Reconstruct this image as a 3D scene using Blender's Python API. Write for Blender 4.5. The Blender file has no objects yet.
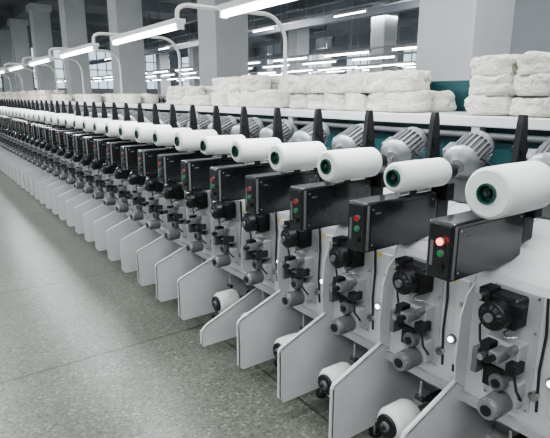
import bpy, bmesh, math, random
from mathutils import Vector, Matrix, noise
random.seed(7)
scene=bpy.context.scene
COL=scene.collection
try: scene.view_settings.look='AgX - Medium High Contrast'
except Exception as ex: print(ex)

# ---------------------------------------------------------------- materials
def newmat(name, col, rough=.5, metal=0., bump=0., bscale=40., var=0., vscale=4., emis=None, estr=0., coat=0.):
    m=bpy.data.materials.new(name); m.use_nodes=True
    nt=m.node_tree; b=nt.nodes['Principled BSDF']
    b.inputs['Base Color'].default_value=(*col,1)
    b.inputs['Roughness'].default_value=rough
    b.inputs['Metallic'].default_value=metal
    b.inputs['Coat Weight'].default_value=coat
    tc=nt.nodes.new('ShaderNodeTexCoord')
    if var>0:
        n=nt.nodes.new('ShaderNodeTexNoise'); n.inputs['Scale'].default_value=vscale; n.inputs['Detail'].default_value=5
        nt.links.new(tc.outputs['Object'],n.inputs['Vector'])
        r=nt.nodes.new('ShaderNodeValToRGB')
        r.color_ramp.elements[0].position=.3; r.color_ramp.elements[1].position=.7
        r.color_ramp.elements[0].color=(*[c*(1-var) for c in col],1)
        r.color_ramp.elements[1].color=(*[min(1,c*(1+var)) for c in col],1)
        nt.links.new(n.outputs['Fac'],r.inputs['Fac']); nt.links.new(r.outputs['Color'],b.inputs['Base Color'])
    if bump>0:
        n=nt.nodes.new('ShaderNodeTexNoise'); n.inputs['Scale'].default_value=bscale; n.inputs['Detail'].default_value=4
        nt.links.new(tc.outputs['Object'],n.inputs['Vector'])
        bp=nt.nodes.new('ShaderNodeBump'); bp.inputs['Strength'].default_value=bump; bp.inputs['Distance'].default_value=.01
        nt.links.new(n.outputs['Fac'],bp.inputs['Height']); nt.links.new(bp.outputs['Normal'],b.inputs['Normal'])
    if emis:
        b.inputs['Emission Color'].default_value=(*emis,1); b.inputs['Emission Strength'].default_value=estr
    return m

M={}
M['white']=newmat('white_painted_steel',(.63,.63,.635),.36,var=.04,vscale=6)
M['wgrey']=newmat('light_grey_steel',(.46,.46,.465),.45,var=.06)
M['dark']=newmat('black_enamel',(.014,.015,.017),.22,var=.2,vscale=10,coat=.4)
M['face']=newmat('panel_face_black',(.020,.021,.023),.18,var=.15,vscale=14,coat=.3)
M['black']=newmat('black_plastic',(.014,.014,.016),.4,bump=.1,bscale=200)
M['alu']=newmat('cast_aluminium',(.34,.35,.36),.40,.6,bump=.15,bscale=150)
M['steel']=newmat('machined_steel',(.55,.55,.55),.25,.9,var=.1)
M['gplas']=newmat('grey_plastic',(.14,.145,.15),.45,var=.1,vscale=20)
M['teal']=newmat('teal_paint',(.018,.075,.085),.45,var=.15,vscale=5)
M['red']=newmat('red_indicator',(.35,.015,.01),.4,emis=(1,.06,.03),estr=.08)
M['redon']=newmat('red_lamp_lit',(.9,.05,.02),.4,emis=(1,.07,.04),estr=8)
M['green']=newmat('green_button',(.02,.22,.07),.4,emis=(.05,.6,.2),estr=.05)
M['led']=newmat('white_led',(.9,.9,.9),.4,emis=(.9,.95,1),estr=6)
M['core']=newmat('green_tube_core',(.010,.075,.05),.4,var=.2,vscale=30)
M['tube']=newmat('fluorescent_tube',(.9,.9,.9),.5,emis=(.95,.99,1),estr=14)
M['cable']=newmat('cable_rubber',(.03,.03,.032),.5,var=.1)
M['yellow']=newmat('warning_label',(.75,.6,.06),.5,var=.05)
M['pipe']=newmat('white_pipe',(.66,.66,.64),.35,var=.05)
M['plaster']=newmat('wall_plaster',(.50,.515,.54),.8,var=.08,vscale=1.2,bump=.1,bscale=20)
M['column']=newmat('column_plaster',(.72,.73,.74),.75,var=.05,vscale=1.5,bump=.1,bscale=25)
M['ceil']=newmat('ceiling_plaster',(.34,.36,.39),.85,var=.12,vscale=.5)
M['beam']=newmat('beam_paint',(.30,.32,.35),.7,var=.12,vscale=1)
M['glass']=newmat('window_pane',(.35,.42,.48),.2,emis=(.65,.78,.9),estr=1.3)
M['frame']=newmat('window_frame',(.45,.46,.46),.6,var=.05)

def yarnmat():
    m=newmat('wound_white_yarn',(.79,.785,.775),.85)
    nt=m.node_tree; b=nt.nodes['Principled BSDF']
    tc=nt.nodes.new('ShaderNodeTexCoord')
    w=nt.nodes.new('ShaderNodeTexWave'); w.bands_direction='Y'; w.inputs['Scale'].default_value=90; w.inputs['Distortion'].default_value=3
    nt.links.new(tc.outputs['Object'],w.inputs['Vector'])
    bp=nt.nodes.new('ShaderNodeBump'); bp.inputs['Strength'].default_value=.25; bp.inputs['Distance'].default_value=.003
    nt.links.new(w.outputs['Fac'],bp.inputs['Height']); nt.links.new(bp.outputs['Normal'],b.inputs['Normal'])
    return m
M['yarn']=yarnmat()
def clothmat():
    m=newmat('wrapped_cream_yarn',(.78,.75,.68),.7,var=.10,vscale=14)
    nt=m.node_tree; b=nt.nodes['Principled BSDF']
    tc=nt.nodes.new('ShaderNodeTexCoord')
    n=nt.nodes.new('ShaderNodeTexNoise'); n.inputs['Scale'].default_value=26; n.inputs['Detail'].default_value=6; n.inputs['Distortion'].default_value=2.
    nt.links.new(tc.outputs['Object'],n.inputs['Vector'])
    bp=nt.nodes.new('ShaderNodeBump'); bp.inputs['Strength'].default_value=.9; bp.inputs['Distance'].default_value=.03
    nt.links.new(n.outputs['Fac'],bp.inputs['Height']); nt.links.new(bp.outputs['Normal'],b.inputs['Normal'])
    return m
M['cloth']=clothmat()
def floormat():
    m=bpy.data.materials.new('terrazzo_floor'); m.use_nodes=True
    nt=m.node_tree; b=nt.nodes['Principled BSDF']; L=nt.links.new
    tc=nt.nodes.new('ShaderNodeTexCoord')
    v=nt.nodes.new('ShaderNodeTexVoronoi'); v.inputs['Scale'].default_value=80
    L(tc.outputs['Object'],v.inputs['Vector'])
    r=nt.nodes.new('ShaderNodeValToRGB')
    e=r.color_ramp.elements
    e[0].position=.0; e[0].color=(.060,.068,.054,1)
    e[1].position=1.; e[1].color=(.29,.30,.265,1)
    e2=e.new(.4); e2.color=(.115,.124,.102,1)
    e3=e.new(.8); e3.color=(.160,.170,.142,1)
    L(v.outputs['Color'],r.inputs['Fac'])
    n=nt.nodes.new('ShaderNodeTexNoise'); n.inputs['Scale'].default_value=1.3; n.inputs['Detail'].default_value=6
    L(tc.outputs['Object'],n.inputs['Vector'])
    r2=nt.nodes.new('ShaderNodeValToRGB'); r2.color_ramp.elements[0].position=.3; r2.color_ramp.elements[1].position=.7
    r2.color_ramp.elements[0].color=(.82,.82,.82,1); r2.color_ramp.elements[1].color=(1.08,1.08,1.07,1)
    L(n.outputs['Fac'],r2.inputs['Fac'])
    mx=nt.nodes.new('ShaderNodeMix'); mx.data_type='RGBA'; mx.blend_type='MULTIPLY'; mx.inputs[0].default_value=1
    L(r.outputs['Color'],mx.inputs[6]); L(r2.outputs['Color'],mx.inputs[7])
    br=nt.nodes.new('ShaderNodeTexBrick'); br.offset=0; br.inputs['Scale'].default_value=1
    br.inputs['Brick Width'].default_value=1.5; br.inputs['Row Height'].default_value=1.5
    br.inputs['Mortar Size'].default_value=.009
    br.inputs['Color1'].default_value=(1,1,1,1); br.inputs['Color2'].default_value=(.92,.92,.92,1); br.inputs['Mortar'].default_value=(.45,.45,.43,1)
    L(tc.outputs['Object'],br.inputs['Vector'])
    mx2=nt.nodes.new('ShaderNodeMix'); mx2.data_type='RGBA'; mx2.blend_type='MULTIPLY'; mx2.inputs[0].default_value=1
    L(mx.outputs[2],mx2.inputs[6]); L(br.outputs['Color'],mx2.inputs[7])
    L(mx2.outputs[2],b.inputs['Base Color'])
    rr=nt.nodes.new('ShaderNodeMapRange'); rr.inputs[3].default_value=.25; rr.inputs[4].default_value=.36
    L(n.outputs['Fac'],rr.inputs[0]); L(rr.outputs[0],b.inputs['Roughness'])
    return m
M['floor']=floormat()

# ---------------------------------------------------------------- mesh builder
class B:
    def __init__(s): s.v=[]; s.f=[]; s.m=[]; s.s=[]; s.mats=[]
    def mi(s,k):
        if k not in s.mats: s.mats.append(k)
        return s.mats.index(k)
    def add(s,vs,fs,k,smooth=False):
        o=len(s.v); s.v+= [tuple(p) for p in vs]; i=s.mi(k)
        for f in fs:
            s.f.append([o+a for a in f]); s.m.append(i); s.s.append(smooth)
    def box(s,x0,x1,y0,y1,z0,z1,k,bev=0.,M4=None):
        if bev>0:
            bm=bmesh.new(); bmesh.ops.create_cube(bm,size=1)
            for v in bm.verts: v.co=Vector(((x0+x1)/2+v.co.x*(x1-x0),(y0+y1)/2+v.co.y*(y1-y0),(z0+z1)/2+v.co.z*(z1-z0)))
            bmesh.ops.bevel(bm,geom=bm.edges[:],offset=bev,segments=2,affect='EDGES',profile=.5)
            bm.verts.index_update()
            vs=[v.co.copy() for v in bm.verts]; fs=[[v.index for v in f.verts] for f in bm.faces]; bm.free()
        else:
            vs=[Vector((x,y,z)) for x in (x0,x1) for y in (y0,y1) for z in (z0,z1)]
            fs=[[0,1,3,2],[4,6,7,5],[0,4,5,1],[2,3,7,6],[0,2,6,4],[1,5,7,3]]
        if M4: vs=[M4@v for v in vs]
        s.add(vs,fs,k)
    def prism(s,poly,x0,x1,k):
        n=len(poly)
        a=[(x0,p[0],p[1]) for p in poly]; b=[(x1,p[0],p[1]) for p in poly]
        s.add(a+b,[list(range(n))[::-1],list(range(n,2*n))]+[[i,(i+1)%n,n+(i+1)%n,n+i] for i in range(n)],k)
    def lathe(s,p0,ax,prof,k,seg=24,smooth=True,caps=True,star=0):
        ax=Vector(ax).normalized(); p0=Vector(p0)
        u=ax.orthogonal().normalized(); w=ax.cross(u)
        vs=[];fs=[]
        for t,r in prof:
            for i in range(seg):
                a=2*math.pi*i/seg; rr=r*(1-star*(i%2))
                vs.append(p0+ax*t+(u*math.cos(a)+w*math.sin(a))*rr)
        for j in range(len(prof)-1):
            for i in range(seg):
                i2=(i+1)%seg
                fs.append([j*seg+i,j*seg+i2,(j+1)*seg+i2,(j+1)*seg+i])
        s.add(vs,fs,k,smooth)
        if caps:
            s.add(vs[:seg],[list(range(seg))[::-1]],k); s.add(vs[-seg:],[list(range(seg))],k)
    def cyl(s,p0,p1,r,k,seg=20,r2=None,ch=0):
        p0=Vector(p0);p1=Vector(p1);L=(p1-p0).length; r2=r if r2 is None else r2
        if ch>0:
            s.lathe(p0,p1-p0,[(ch,r),(L-ch,r2)],k,seg,caps=False)
            s.lathe(p0,p1-p0,[(0,r-ch),(ch,r)],k,seg,smooth=False,caps=False)
            s.lathe(p0,p1-p0,[(L-ch,r2),(L,r2-ch)],k,seg,smooth=False,caps=False)
            ax=(p1-p0).normalized();u=ax.orthogonal().normalized();w=ax.cross(u)
            for q,rr,rev in((p0,r-ch,1),(p1,r2-ch,0)):
                ring=[q+(u*math.cos(2*math.pi*i/seg)+w*math.sin(2*math.pi*i/seg))*rr for i in range(seg)]
                s.add(ring,[list(range(seg))[::-1] if rev else list(range(seg))],k)
        else: s.lathe(p0,p1-p0,[(0,r),(L,r2)],k,seg)
    def tube(s,pts,r,k,seg=10):
        pts=[Vector(p) for p in pts]; vs=[];fs=[]
        prev=None
        for j,p in enumerate(pts):
            t=(pts[min(j+1,len(pts)-1)]-pts[max(j-1,0)]).normalized()
            if prev is None: u=t.orthogonal().normalized()
            else: u=(prev-t*prev.dot(t)).normalized()
            prev=u; w=t.cross(u)
            for i in range(seg):
                a=2*math.pi*i/seg; vs.append(p+(u*math.cos(a)+w*math.sin(a))*r)
        for j in range(len(pts)-1):
            for i in range(seg):
                i2=(i+1)%seg; fs.append([j*seg+i,j*seg+i2,(j+1)*seg+i2,(j+1)*seg+i])
        s.add(vs,fs,k,True); s.add(vs[:seg],[list(range(seg))[::-1]],k); s.add(vs[-seg:],[list(range(seg))],k)
    def mesh(s,name):
        me=bpy.data.meshes.new(name); me.from_pydata(s.v,[],s.f)
        for k in s.mats: me.materials.append(M[k])
        me.polygons.foreach_set('material_index',s.m); me.polygons.foreach_set('use_smooth',s.s)
        me.update(); return me
def obj(name,me,loc=(0,0,0),rotz=0,parent=None):
    if isinstance(me,B): me=me.mesh(name)
    o=bpy.data.objects.new(name,me); o.location=loc; o.rotation_euler=(0,0,rotz); COL.objects.link(o)
    if parent: o.parent=parent
    return o
def empty(name,loc=(0,0,0)):
    o=bpy.data.objects.new(name,None); o.location=loc; o.empty_display_size=.2; COL.objects.link(o); return o

P=.4
BX=.092
# ---------------------------------------------------------------- winding unit (local x=0 is control box centre)
def build_unit():
    b=B()
    prof=[(1.68,.43),(1.68,.90),(1.685,.93),(1.70,.955),(1.73,.975),(1.78,.99),(2.12,1.10),(2.36,1.10),(2.36,.43)]
    b.prism(prof,-.028,.368,'white')
    b.prism([(1.692,.43),(1.692,.91),(1.73,.965),(2.1,1.085),(2.35,1.085),(2.35,.43)],.368,.372,'gplas')
    # curved side cheek beside mechanism
    b.prism([(1.685,.44),(1.61,.50),(1.60,.60),(1.61,.78),(1.64,.86),(1.685,.90)],-.034,-.028,'white')
    b.box(.30,.358,1.668,1.684,.47,.90,'white',.004)
    b.box(.055,.235,1.674,1.682,.475,.93,'wgrey',.002)
    b.box(-.028,.372,1.98,2.02,.08,.43,'wgrey')
    b.box(-.028,.372,1.90,1.98,.05,.12,'white')
    b.box(-.028,.372,1.66,1.70,.395,.432,'wgrey')
    # control box
    b.box(-.052,.052,1.40,1.84,.985,1.19,'dark',.008)
    b.box(.051,.0545,1.425,1.815,1.005,1.172,'face',.001)
    b.box(-.044,.044,1.396,1.402,.995,1.18,'face',.002)
    b.box(.0515,.0548,1.405,1.418,.995,1.18,'gplas')
    for (yy,zz) in ((1.435,1.015),(1.805,1.015),(1.435,1.162),(1.805,1.162)):
        b.cyl((.0545,yy,zz),(.0565,yy,zz),.004,'alu',8)
    b.cyl((.012,1.396,1.125),(.012,1.388,1.125),.0135,'gplas',16)
    b.cyl((.012,1.389,1.125),(.012,1.383,1.125),.010,'red',16)
    b.cyl((.012,1.396,1.082),(.012,1.388,1.082),.0125,'gplas',16)
    b.cyl((.012,1.389,1.082),(.012,1.384,1.082),.0095,'green',16)
    b.cyl((.012,1.396,1.038),(.012,1.386,1.038),.0125,'black',16)
    b.box(-.034,-.022,1.3945,1.397,1.03,1.12,'gplas')
    b.box(.0545,.0552,1.45,1.48,1.14,1.148,'gplas')
    b.box(-.035,.035,1.74,1.82,.96,.99,'gplas')
    b.cyl((.035,1.60,1.203),(.035,1.80,1.203),.012,'steel',14)
    b.box(.015,.05,1.66,1.70,1.185,1.215,'black',.003)
    # bobbin cradle: lever, hub, arm
    b.prism([(1.86,1.08),(1.84,1.25),(1.862,1.50),(1.868,1.53),(1.892,1.53),(1.90,1.50),(1.93,1.25),(1.93,1.08)],-.036,-.012,'black')
    b.cyl((-.045,1.885,1.40),(-.005,1.885,1.40),.024,'black',16)
    b.cyl((-.05,1.885,1.24),(.02,1.885,1.24),.042,'black',20,ch=.004)
    b.cyl((.02,1.885,1.24),(.026,1.885,1.24),.018,'steel',14)
    b.box(-.02,BX+.02,1.845,1.885,1.262,1.312,'black',.008)
    b.cyl((BX,1.815,1.288),(BX,1.87,1.288),.034,'black',20,ch=.004)
    b.cyl((BX,1.515,1.288),(BX,1.82,1.288),.011,'steel',12)
    b.box(-.06,.03,1.87,1.96,1.04,1.15,'black',.01)
    b.box(-.01,.06,1.90,1.95,1.14,1.22,'black',.006)
    b.box(.10,.24,2.02,2.12,1.06,1.15,'gplas',.008)
    b.cyl((.17,1.99,1.12),(.17,2.03,1.12),.03,'steel',16)
    # motor
    ax=Vector((.16,-.88,-.34)).normalized(); p=Vector((-.040,2.25,1.36))
    b.lathe(p,ax,[(.035,.070),(.175,.070)],'gplas',24)
    u=ax.orthogonal().normalized(); w=ax.cross(u)
    for i in range(22):
        a=2*math.pi*i/22
        n=u*math.cos(a)+w*math.sin(a); t=ax.cross(n)
        R4=Matrix((( t.x,ax.x,n.x,0),(t.y,ax.y,n.y,0),(t.z,ax.z,n.z,0),(0,0,0,1))); R4=Matrix.Translation(p)@R4
        b.box(-.003,.003,.03,.18,.066,.087,'alu',0,R4)
    b.lathe(p,ax,[(-.03,.060),(-.02,.074),(.03,.082),(.035,.082)],'alu',24)
    b.lathe(p,ax,[(.175,.088),(.195,.088),(.21,.055),(.225,.035)],'alu',24)
    b.lathe(p,ax,[(.225,.014),(.25,.014)],'steel',12)
    Rm=Matrix.Translation(p+ax*.09)@ax.to_track_quat('Y','Z').to_matrix().to_4x4()
    b.box(.06,.115,-.04,.05,-.035,.04,'alu',.006,Rm)
    b.box(-.03,.03,-.05,.06,-.13,-.06,'gplas',.004,Rm)
    b.tube([(.06,2.13,1.32),(.10,2.15,1.29),(.13,2.17,1.20),(.13,2.18,1.12)],.007,'cable',6)
    b.box(-.09,.05,2.10,2.24,1.10,1.24,'gplas',.01)
    # black round unit
    cx=.13
    b.box(cx-.058,cx+.058,1.60,1.685,.80,.915,'black',.01)
    b.cyl((cx,1.54,.855),(cx,1.60,.855),.052,'black',28,ch=.005)
    b.lathe((cx,1.53,.855),(0,1,0),[(0,.03),(.012,.046)],'black',28,star=.1,smooth=False)
    b.cyl((cx,1.518,.855),(cx,1.533,.855),.016,'gplas',16)
    b.box(cx+.03,cx+.085,1.585,1.62,.86,.905,'black',.004)
    b.box(cx-.085,cx-.04,1.59,1.66,.875,.93,'black',.004)
    b.cyl((cx-.07,1.57,.90),(cx-.07,1.60,.90),.012,'steel',12)
    # yarn guide wire and ceramic eyes, small bolts on the plate
    b.tube([(cx+.02,1.675,.79),(cx+.02,1.60,.785),(cx+.045,1.57,.785),(cx+.07,1.60,.785)],.0035,'steel',6)
    b.cyl((cx-.03,1.62,.775),(cx-.03,1.68,.775),.009,'white',12)
    for (xx,zz) in ((.065,.92),(.225,.92),(.065,.485),(.225,.485),(.225,.79),(.065,.76)):
        b.cyl((xx,1.669,zz),(xx,1.676,zz),.005,'steel',8)
    b.tube([(cx-.06,1.64,.81),(cx-.085,1.62,.77),(cx-.09,1.64,.70),(cx-.075,1.66,.64)],.0045,'cable',6)
    b.tube([(.25,1.676,.93),(.262,1.672,.80),(.255,1.672,.66),(.262,1.676,.50)],.005,'cable',6)
    # middle bracket
    b.box(cx-.055,cx+.075,1.615,1.685,.635,.745,'wgrey',.004)
    b.box(cx-.045,cx-.005,1.565,1.62,.66,.74,'black',.004)
    b.box(cx+.005,cx+.045,1.54,1.62,.69,.73,'alu',.004)
    b.cyl((cx+.025,1.51,.71),(cx+.025,1.545,.71),.012,'black',12)
    b.box(cx-.075,cx-.052,1.57,1.65,.60,.70,'gplas',.003)
    b.cyl((cx-.025,1.54,.69),(cx-.025,1.567,.69),.013,'steel',12)
    b.box(cx+.052,cx+.09,1.575,1.64,.65,.69,'black',.003)
    b.box(cx-.03,cx+.03,1.60,1.66,.60,.64,'black',.004)
    b.cyl((cx+.06,1.58,.735),(cx+.06,1.62,.735),.014,'gplas',14)
    b.tube([(cx+.07,1.60,.66),(cx+.10,1.58,.60),(cx+.10,1.62,.55),(cx+.06,1.66,.53)],.005,'cable',6)
    # knob + housing
    kx=.165
    b.box(kx-.06,kx+.05,1.62,1.685,.50,.60,'wgrey',.006)
    b.cyl((kx-.015,1.585,.59),(kx-.015,1.64,.59),.032,'gplas',24,ch=.004)
    b.cyl((kx-.015,1.58,.59),(kx-.015,1.586,.59),.016,'black',14)
    b.cyl((kx,1.53,.515),(kx,1.62,.515),.042,'gplas',26,ch=.005)
    b.lathe((kx,1.515,.515),(0,1,0),[(0,.036),(.018,.038)],'alu',26,star=.06,smooth=False)
    b.cyl((kx,1.508,.515),(kx,1.516,.515),.02,'black',16)
    b.box(kx-.10,kx-.055,1.64,1.684,.53,.59,'black',.003)
    b.cyl((kx+.085,1.66,.56),(kx+.085,1.684,.56),.018,'steel',14)
    # led on white pillar
    b.cyl((.305,1.655,.64),(.305,1.67,.64),.019,'gplas',16)
    b.cyl((.305,1.650,.64),(.305,1.657,.64),.0115,'led',14)
    b.cyl((.335,1.662,.80),(.335,1.67,.80),.010,'steel',10)
    b.box(.315,.34,1.665,1.6685,.50,.53,'black')
    b.box(.27,.29,1.678,1.6795,.875,.895,'yellow')
    # lower spool holder
    b.cyl((.135,1.52,.2),(.135,1.985,.2),.012,'steel',12)
    b.cyl((.135,1.80,.2),(.135,1.985,.2),.035,'black',16)
    b.cyl((.22,1.60,.43),(.22,1.60,.34),.006,'steel',8)
    b.cyl((.20,1.60,.345),(.24,1.60,.345),.012,'black',10)
    return b.mesh('winding_unit')
def build_fin(low=False):
    b=B()
    if low: poly=[(1.31,.04),(1.30,.06),(1.31,.15),(1.34,.18),(1.72,.34),(1.95,.38),(1.95,.04)]
    else: poly=[(1.36,.055),(1.335,.085),(1.335,.345),(1.345,.365),(1.685,.50),(1.97,.50),(1.97,.055)]
    b.prism(poly,-.004,.004,'white')
    top=[p for p in poly[2:5]]
    for a,c in zip(top[:-1],top[1:]):
        q=[(a[0],a[1]),(c[0],c[1]),(c[0],c[1]-.006),(a[0]+.002,a[1]-.006)]
        b.prism(q,-.018,.004,'white')
    b.box(-.018,.004,poly[1][0],poly[1][0]+.006,poly[1][1],poly[2][1],'white')
    b.cyl((0,1.62,0),(0,1.62,.018),.03,'black',16)
    b.cyl((0,1.62,.018),(0,1.62,.07),.009,'steel',10)
    return b.mesh('divider_fin')
UNIT=build_unit(); FIN=build_fin(); FINL=build_fin(True)

def bobbin_mesh(R):
    b=B(); L=.30; h=.034
    prof=[(.0,h),(.0,R-.014),(.004,R-.005),(.014,R),(L/2,R+.001),(L-.014,R),(L-.004,R-.005),(L,R-.014),(L,h)]
    b.lathe((0,0,0),(0,1,0),[(0,h+.001),(0,R-.012)],'yarn',40,smooth=False,caps=False)
    b.lathe((0,0,0),(0,1,0),prof[1:-1],'yarn',40,caps=False)
    b.lathe((0,0,0),(0,1,0),[(L,R-.014),(L,h)],'yarn',40,smooth=False,caps=False)
    b.lathe((0,-.008,0),(0,1,0),[(.03,h-.008),(0,h-.006),(0,h),(.012,h+.001),(L+.012,h+.001),(L+.014,h-.004),(L,h-.008)],'core',32,caps=False,smooth=False)
    b.lathe((0,.012,0),(0,1,0),[(0,.024),(.004,.0265)],'core',24,smooth=False)
    b.cyl((0,-.004,0),(0,.015,0),.014,'black',16,ch=.003)
    b.cyl((0,-.007,0),(0,-.003,0),.006,'core',10)
    return b.mesh('yarn_bobbin')
BOBS={r:bobbin_mesh(r) for r in (.060,.066,.072,.088)}
def spool_mesh():
    b=B(); 
    b.lathe((0,0,0),(0,1,0),[(0,.028),(0,.050),(.004,.052),(.012,.052),(.014,.045)],'black',28,smooth=False)
    b.lathe((0,-.012,0),(0,1,0),[(0,.02),(.012,.024)],'gplas',18,smooth=False)
    b.cyl((0,-.02,0),(0,-.011,0),.010,'black',12)
    b.lathe((0,.014,0),(0,1,0),[(0,.045),(.004,.066),(.02,.074),(.13,.074),(.15,.066),(.154,.045)],'yarn',32)
    b.lathe((0,.168,0),(0,1,0),[(0,.045),(.002,.05),(.012,.05),(.014,.04)],'black',28,smooth=False)
    return b.mesh('yarn_spool')
SPOOL=spool_mesh()

# ---------------------------------------------------------------- long machine
def unit_x(k): return -1.0075+P*k+(.10 if k>0 else 0)
CY=2.70
def long_parts(x0,x1):
    b=B()
    b.box(x0,x1,2.44,2.47,.10,1.45,'teal',0)
    b.box(x0,x1,2*CY-2.47,2*CY-2.44,.10,1.45,'teal',0)
    b.box(x0,x1,2.36,2*CY-2.36,1.445,1.50,'white',.006)
    b.box(x0,x1,2.36,2*CY-2.36,.05,.12,'wgrey')
    for (y,z,r,k) in ((2.40,1.40,.018,'gplas'),(2.33,1.15,.02,'gplas')):
        b.cyl((x0,y,z),(x1,y,z),r,k,10)
        b.cyl((x0,2*CY-y,z),(x1,2*CY-y,z),r,k,10)
    n=int((x1-x0)/1.6)
    for i in range(n+1):
        x=x0+.3+i*1.6
        b.box(x-.025,x+.025,2.37,2.43,.1,1.455,'wgrey',.004)
        b.box(x-.025,x+.025,2*CY-2.43,2*CY-2.37,.1,1.455,'wgrey',.004)
    return b
mach=empty('yarn_winding_machine')
K0,K1=-58,4
X0=unit_x(K0)-.04; X1=unit_x(K1)+.40
obj('frame_and_shelf',long_parts(X0,X1),parent=mach)
e=B()
for xe in (X0-.03,X1):
    e.prism([(1.70,.05),(1.66,.95),(1.8,1.05),(2.34,1.2),(2.34,1.45),(3.06,1.45),(3.06,1.2),(3.6,1.05),(3.74,.95),(3.70,.05)],xe,xe+.03,'white')
obj('end_plates',e,parent=mach)
g=B(); g.prism([(1.685,.43),(1.685,.905),(1.70,.95),(1.78,.985),(2.12,1.095),(2.36,1.095),(2.36,.43)],unit_x(0)+.365,unit_x(1)-.025,'white')
obj('joint_cover',g,parent=mach)
for k in range(K0,K1+1):
    x=unit_x(k)
    obj('winding_unit',UNIT,(x,0,0),parent=mach)
    obj('divider_fin',FINL if k==-4 else FIN,(x-.04,0,0),parent=mach)
    obj('rear_winding_unit',UNIT,(x,2*CY,0),math.pi,parent=mach)
    obj('rear_divider_fin',FIN,(x+.04,2*CY,0),math.pi,parent=mach)
sizes={0:.088,-1:.060,-2:.072,-3:.072,-4:.066,1:.072}
for k in range(K0,K1+1):
    R=sizes.get(k,random.choice((.060,.066,.072,.072)))
    o=obj('yarn_bobbin',BOBS[R],(unit_x(k)+BX,1.50,1.288)); 
    o.rotation_euler=(0,random.uniform(0,6),0)
    obj('yarn_spool',SPOOL,(unit_x(k)+.135,1.50+(random.uniform(-.03,.03)),.20))
l=B(); l.cyl((unit_x(0)+.012,1.384,1.125),(unit_x(0)+.012,1.379,1.125),.0125,'redon',16)
obj('lit_stop_lamp',l,parent=mach)
t=B(); t.box(-2.55,-1.65,2.96,3.06,1.50,1.70,'teal',.008); t.box(-2.50,-1.70,2.953,2.962,1.52,1.68,'teal',.003)
t.box(-2.52,-2.48,2.95,2.97,1.5,1.71,'wgrey')
obj('teal_cable_duct',t,parent=mach)

# ---------------------------------------------------------------- lamps on arched pipes
def arch(b,x,y_l,z_l,y_p,zb,k='pipe'):
    d=1 if y_p>y_l else -1
    pts=[(x,y_p,zb)]
    zt=z_l+.14; R=.22
    pts.append((x,y_p,zt-R))
    for i in range(1,9):
        a=math.pi/2*i/8
        pts.append((x,y_p-d*R*(1-math.cos(a)),zt-R+R*math.sin(a)))
    pts.append((x,y_l+d*.10,zt-.0))
    for i in range(1,7):
        a=math.pi/2*i/6
        pts.append((x,y_l+d*.10-d*.10*math.sin(a),zt-.06*(1-math.cos(a))))
    pts.append((x,y_l,z_l+.03))
    b.tube(pts,.017,k,10)
    b.cyl((x,y_p,zb),(x,y_p,zb+.015),.045,k,16)
def lamp(b,x0,y,z,L=1.5):
    b.box(x0,x0+L,y-.045,y+.045,z,z+.035,'white',.004)
    b.cyl((x0+.01,y,z-.018),(x0+L-.01,y,z-.018),.019,'tube',10)
    b.box(x0,x0+.012,y-.03,y+.03,z-.04,z,'white'); b.box(x0+L-.012,x0+L,y-.03,y+.03,z-.04,z,'white')
PER=2.142
def fixture_mesh(ax):
    b=B(); lamp(b,-1.5,0,0)
    if ax>0: b.box(-.02,ax+.02,-.015,.015,.01,.035,'pipe',.003)
    arch(b,ax,0,0,1.0,-.62,'pipe')
    return b.mesh('arched_tube_lamp')
FX=fixture_mesh(-.05); FX2=fixture_mesh(.27)
xs=-3.61+PER*2; i=0
while xs>-24:
    obj('arched_tube_lamp',FX2 if i==1 else FX,(xs,1.70,2.12))
    xs-=PER; i+=1

# ---------------------------------------------------------------- wrapped yarn piles
def roll(b,c,R,H,seed,seg=36):
    prof=[(0,.90),(.06,.98),(.2,1.02),(.45,1.),(.5,.985),(.56,1.0),(.8,1.01),(.93,.97),(1.,.88),(1.02,.6),(1.01,.28),(.98,.02)]
    vs=[];fs=[]; sd=Vector((seed*3.1,seed*1.7,seed*.9))
    rot=random.uniform(-.25,.25)
    for t,r in prof:
        for i in range(seg):
            a=2*math.pi*i/seg
            ca,sa=math.cos(a),math.sin(a)
            sq=(abs(ca)**4+abs(sa)**4)**(-.25)
            sq=1+(sq-1)*.45
            a2=a+rot
            q=Vector((math.cos(a2)*r*R*sq,math.sin(a2)*r*R*sq,t*H))
            qq=Vector((q.x,q.y,q.z*2.))
            n=noise.noise(qq*12+sd)*.15+noise.noise(qq*34+sd)*.11+abs(noise.noise(qq*24-sd))*.08
            f=1+n
            z=q.z+noise.noise(q*13-sd)*.020*(1 if t>.2 else .15)
            vs.append((c[0]+q.x*f,c[1]+q.y*f,c[2]+max(z,0)))
    for j in range(len(prof)-1):
        for i in range(seg):
            i2=(i+1)%seg; fs.append([j*seg+i,j*seg+i2,(j+1)*seg+i2,(j+1)*seg+i])
    b.add(vs,fs,'cloth',True)
    b.add(vs[-seg:],[list(range(seg))],'cloth')
sd=[0]
def pile(name,x0,x1,layers,H,R=.112,yc=CY,drop=.0,depth=2):
    b=B(); n=max(1,int((x1-x0)/(R*1.75)))
    for L in range(layers):
        for j in range(depth):
            for i in range(n):
                if L==layers-1 and random.random()<drop: continue
                sd[0]+=1
                x=x0+R+i*(x1-x0-2*R)/max(1,n-1)+random.uniform(-.015,.015)
                y=(-.15+.25*j)+random.uniform(-.02,.02)
                roll(b,(x-x0,y,.002+L*H*.97),R*random.uniform(.93,1.06),H*random.uniform(.97,1.08),sd[0])
    return b.mesh(name),x0
def put_pile(*a,**k):
    me,x0=pile('wrapped_yarn_stack',*a,**k); return obj('wrapped_yarn_stack',me,(x0,CY,1.50))
put_pile(-1.68,-.2,3,.10,.125)
put_pile(-3.30,-2.02,2,.12,.12,drop=.25)
put_pile(-4.55,-3.50,2,.135,.13,drop=.2)
x=-4.8
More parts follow.
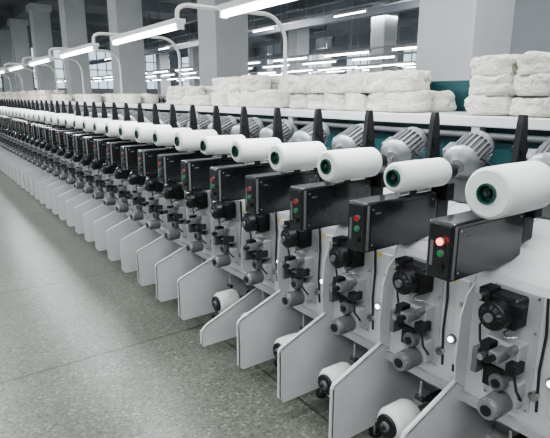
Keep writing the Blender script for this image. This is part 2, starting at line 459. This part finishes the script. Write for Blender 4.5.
PM=[pile('wrapped_yarn_stack',0,w,l,h,drop=d)[0] for w,l,h,d in ((.9,2,.10,.4),(.6,2,.11,.4),(1.1,1,.12,0),(.7,2,.10,.5))]
W=[.9,.6,1.1,.7]
def row_piles(x,xend,y):
    while x>xend:
        q=random.randrange(4)
        obj('wrapped_yarn_stack',PM[q],(x-W[q],y,1.50)); x-=W[q]+random.uniform(.4,1.5)
row_piles(x,-23.5,CY)

# ---------------------------------------------------------------- background machines
HX0,HX1,HY0,HY1,HZ=-46,3.5,-4.,30.,6.6
def back_machine(yc,x0,x1,units):
    m=empty('background_winding_machine',(0,yc-CY,0))
    obj('frame_and_shelf',long_parts(x0,x1),parent=m)
    b=B()
    b.prism([(1.68,.43),(1.68,.95),(2.12,1.10),(2.36,1.10),(2.36,.05),(1.9,.05)],x0,x1,'white')
    b.prism([(3.72,.43),(3.72,.95),(3.28,1.10),(3.04,1.10),(3.04,.05),(3.5,.05)],x0,x1,'white')
    obj('body',b,parent=m)
    if units:
        k=0; xx=x1-.4
        while xx>x0+.3 and k<40:
            obj('winding_unit',UNIT,(xx,0,0),parent=m); obj('divider_fin',FIN,(xx-.04,0,0),parent=m)
            xx-=P;k+=1
    row_piles(x1-.3,x0+1,yc)
back_machine(9.0,-34,-5.6,True)
back_machine(14.4,-40,-5.6,False)
back_machine(19.8,-40,-5.6,False)
def lamp_row(y,z,x0,x1,per=PER):
    b=B(); x=x1; 
    while x>x0:
        lamp(b,x-1.5,0,0); x-=per
    b.box(x0,x1,-.02,.02,.035,.07,'wgrey')
    x=x1-.5
    while x>x0:
        b.cyl((x,0,.07),(x,0,HZ-.51-z),.006,'wgrey',6); x-=per*1.5
    obj('suspended_tube_lamps',b,(0,y,z))
lamp_row(8.3,2.55,-36,-6.0)
lamp_row(9.8,2.55,-36,-6.6)
lamp_row(13.6,2.65,-40,-6.1,2.6)
lamp_row(15.2,2.75,-40,-7.0,2.4)
lamp_row(19.,2.9,-42,-6.4,2.8)
lamp_row(21.,3.1,-42,-6.4,2.6)
lamp_row(26.,3.5,-42,-7.4,3.0)
lamp_row(12.,4.2,-42,-7.,5.0)
lamp_row(-1.2,3.1,-44,2.6)  # added lamp row, out of view, to light the machine front

# ---------------------------------------------------------------- room
def slab(name,x0,x1,y0,y1,z0,z1,k):
    b=B(); b.box(x0,x1,y0,y1,z0,z1,k); return obj(name,b)
slab('floor',HX0-.2,HX1+.2,HY0-.2,HY1+.2,-.2,0,'floor')
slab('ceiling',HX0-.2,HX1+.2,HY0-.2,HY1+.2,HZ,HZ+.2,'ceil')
slab('wall_far',HX0-.2,HX1+.2,HY1,HY1+.2,0,HZ,'plaster')
slab('wall_near',HX0-.2,HX1+.2,HY0-.2,HY0,0,HZ,'plaster')
slab('wall_end',HX0-.2,HX0,HY0,HY1,0,HZ,'plaster')
slab('wall_right',HX1,HX1+.2,HY0,HY1,0,HZ,'plaster')
slab('wall_partition',-4.9,HX1,7.6,7.8,0,HZ,'plaster')
slab('baseboard_end',HX0,HX0+.02,HY0,HY1,0,.15,'wgrey')
slab('baseboard_partition',-4.9,HX1,7.58,7.6,0,.15,'wgrey')
b=B()
b.box(-.4,.4,-.4,.4,0,HZ-.7,'column',.02); b.box(-.5,.5,-.5,.5,HZ-1.0,HZ-.7,'column',.02); b.box(-.43,.43,-.43,.43,0,.25,'wgrey',.01)
CM=b.mesh('concrete_column')
for cy in (5.7,17.1,24.):
    for i in range(7):
        cx=-4.0-6.*i
        obj('concrete_column',CM,(cx,cy,0))
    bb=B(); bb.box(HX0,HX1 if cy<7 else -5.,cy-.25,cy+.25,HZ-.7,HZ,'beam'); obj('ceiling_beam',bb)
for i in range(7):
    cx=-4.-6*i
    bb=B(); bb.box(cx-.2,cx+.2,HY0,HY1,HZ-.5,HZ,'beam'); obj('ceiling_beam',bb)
for (y,z) in ((11.,4.9),(13.,4.2),(15.6,5.2),(20.,4.9),(22.5,4.3)):
    bb=B(); bb.box(HX0+.3,-5.2,y-.15,y+.15,z,z+.28,'beam'); 
    x=-8
    while x>HX0: bb.box(x-.02,x+.02,y-.02,y+.02,z+.28,HZ-.001,'beam'); x-=6
    obj('air_duct',bb)
def window(name,w,h,nx,nz):
    b=B(); b.box(0,.03,0,w,0,h,'glass')
    for i in range(nx+1):
        y=w*i/nx; b.box(.0,.07,y-.04,y+.04,0,h,'frame')
    for i in range(nz+1):
        z=h*i/nz; b.box(0,.07,0,w,z-.04,z+.04,'frame')
    return b.mesh(name)
WM=window('window',3.2,3.2,4,4)
n=0
for y in (4,8.4,12.8,17.2,21.6,26):
    n+=1; obj('window_%d'%n,WM,(HX0,y,2.2))
for x in (-8,-14,-20,-26,-32,-38,-43):
    n+=1; o=obj('window_%d'%n,WM,(x,HY1,2.2),-math.pi/2)

# ---------------------------------------------------------------- lights
def area(loc,sx,sy,p,col=(.95,.98,1),rot=(0,0,0),name='tube_and_fill_light'):
    l=bpy.data.lights.new(name,'AREA'); l.shape='RECTANGLE'; l.size=sx; l.size_y=sy; l.energy=p; l.color=col
    o=bpy.data.objects.new(name,l); o.location=loc; o.rotation_euler=rot; COL.objects.link(o); return o
for x in (0.6,-4.,-8.5,-13,-18,-24,-31): area((x,-1.2,3.05),2.6,.25,80)  # added fill along the out-of-view aisle row, for fins and bobbins
for i in range(6): area((-3.61+PER*(1-i)-.75,1.70,2.07),1.5,.06,20)
for x in (1.,-5,-12,-20,-30): area((x,.2,6.0),4,1.2,165,name='fill_light')  # added overhead fill out of view, no fixture modelled
area((-.8,3.4,5.7),2.5,1.,200,name='fill_light')  # added fill out of view to brighten the near column and partition
for x in (-9,-17,-26,-36):
    for y in (11.5,17.,23.): area((x,y,4.9),3,1,180,name='fill_light')  # added fill to lift the dark back hall, no fixture modelled
w=bpy.data.worlds.new('World'); scene.world=w; w.use_nodes=True
w.node_tree.nodes['Background'].inputs[0].default_value=(.6,.68,.75,1); w.node_tree.nodes['Background'].inputs[1].default_value=.4

# ---------------------------------------------------------------- camera
cam=bpy.data.cameras.new('camera'); co=bpy.data.objects.new('camera',cam); COL.objects.link(co)
cam.sensor_width=36; cam.lens=36*500/550; cam.clip_start=.05
yaw=math.radians(35.3); p=math.atan(123/500)
d=Vector((-math.cos(yaw)*math.cos(p),math.sin(yaw)*math.cos(p),-math.sin(p)))
co.location=(0,0,1.6); co.rotation_euler=d.to_track_quat('-Z','Y').to_euler()
scene.camera=co
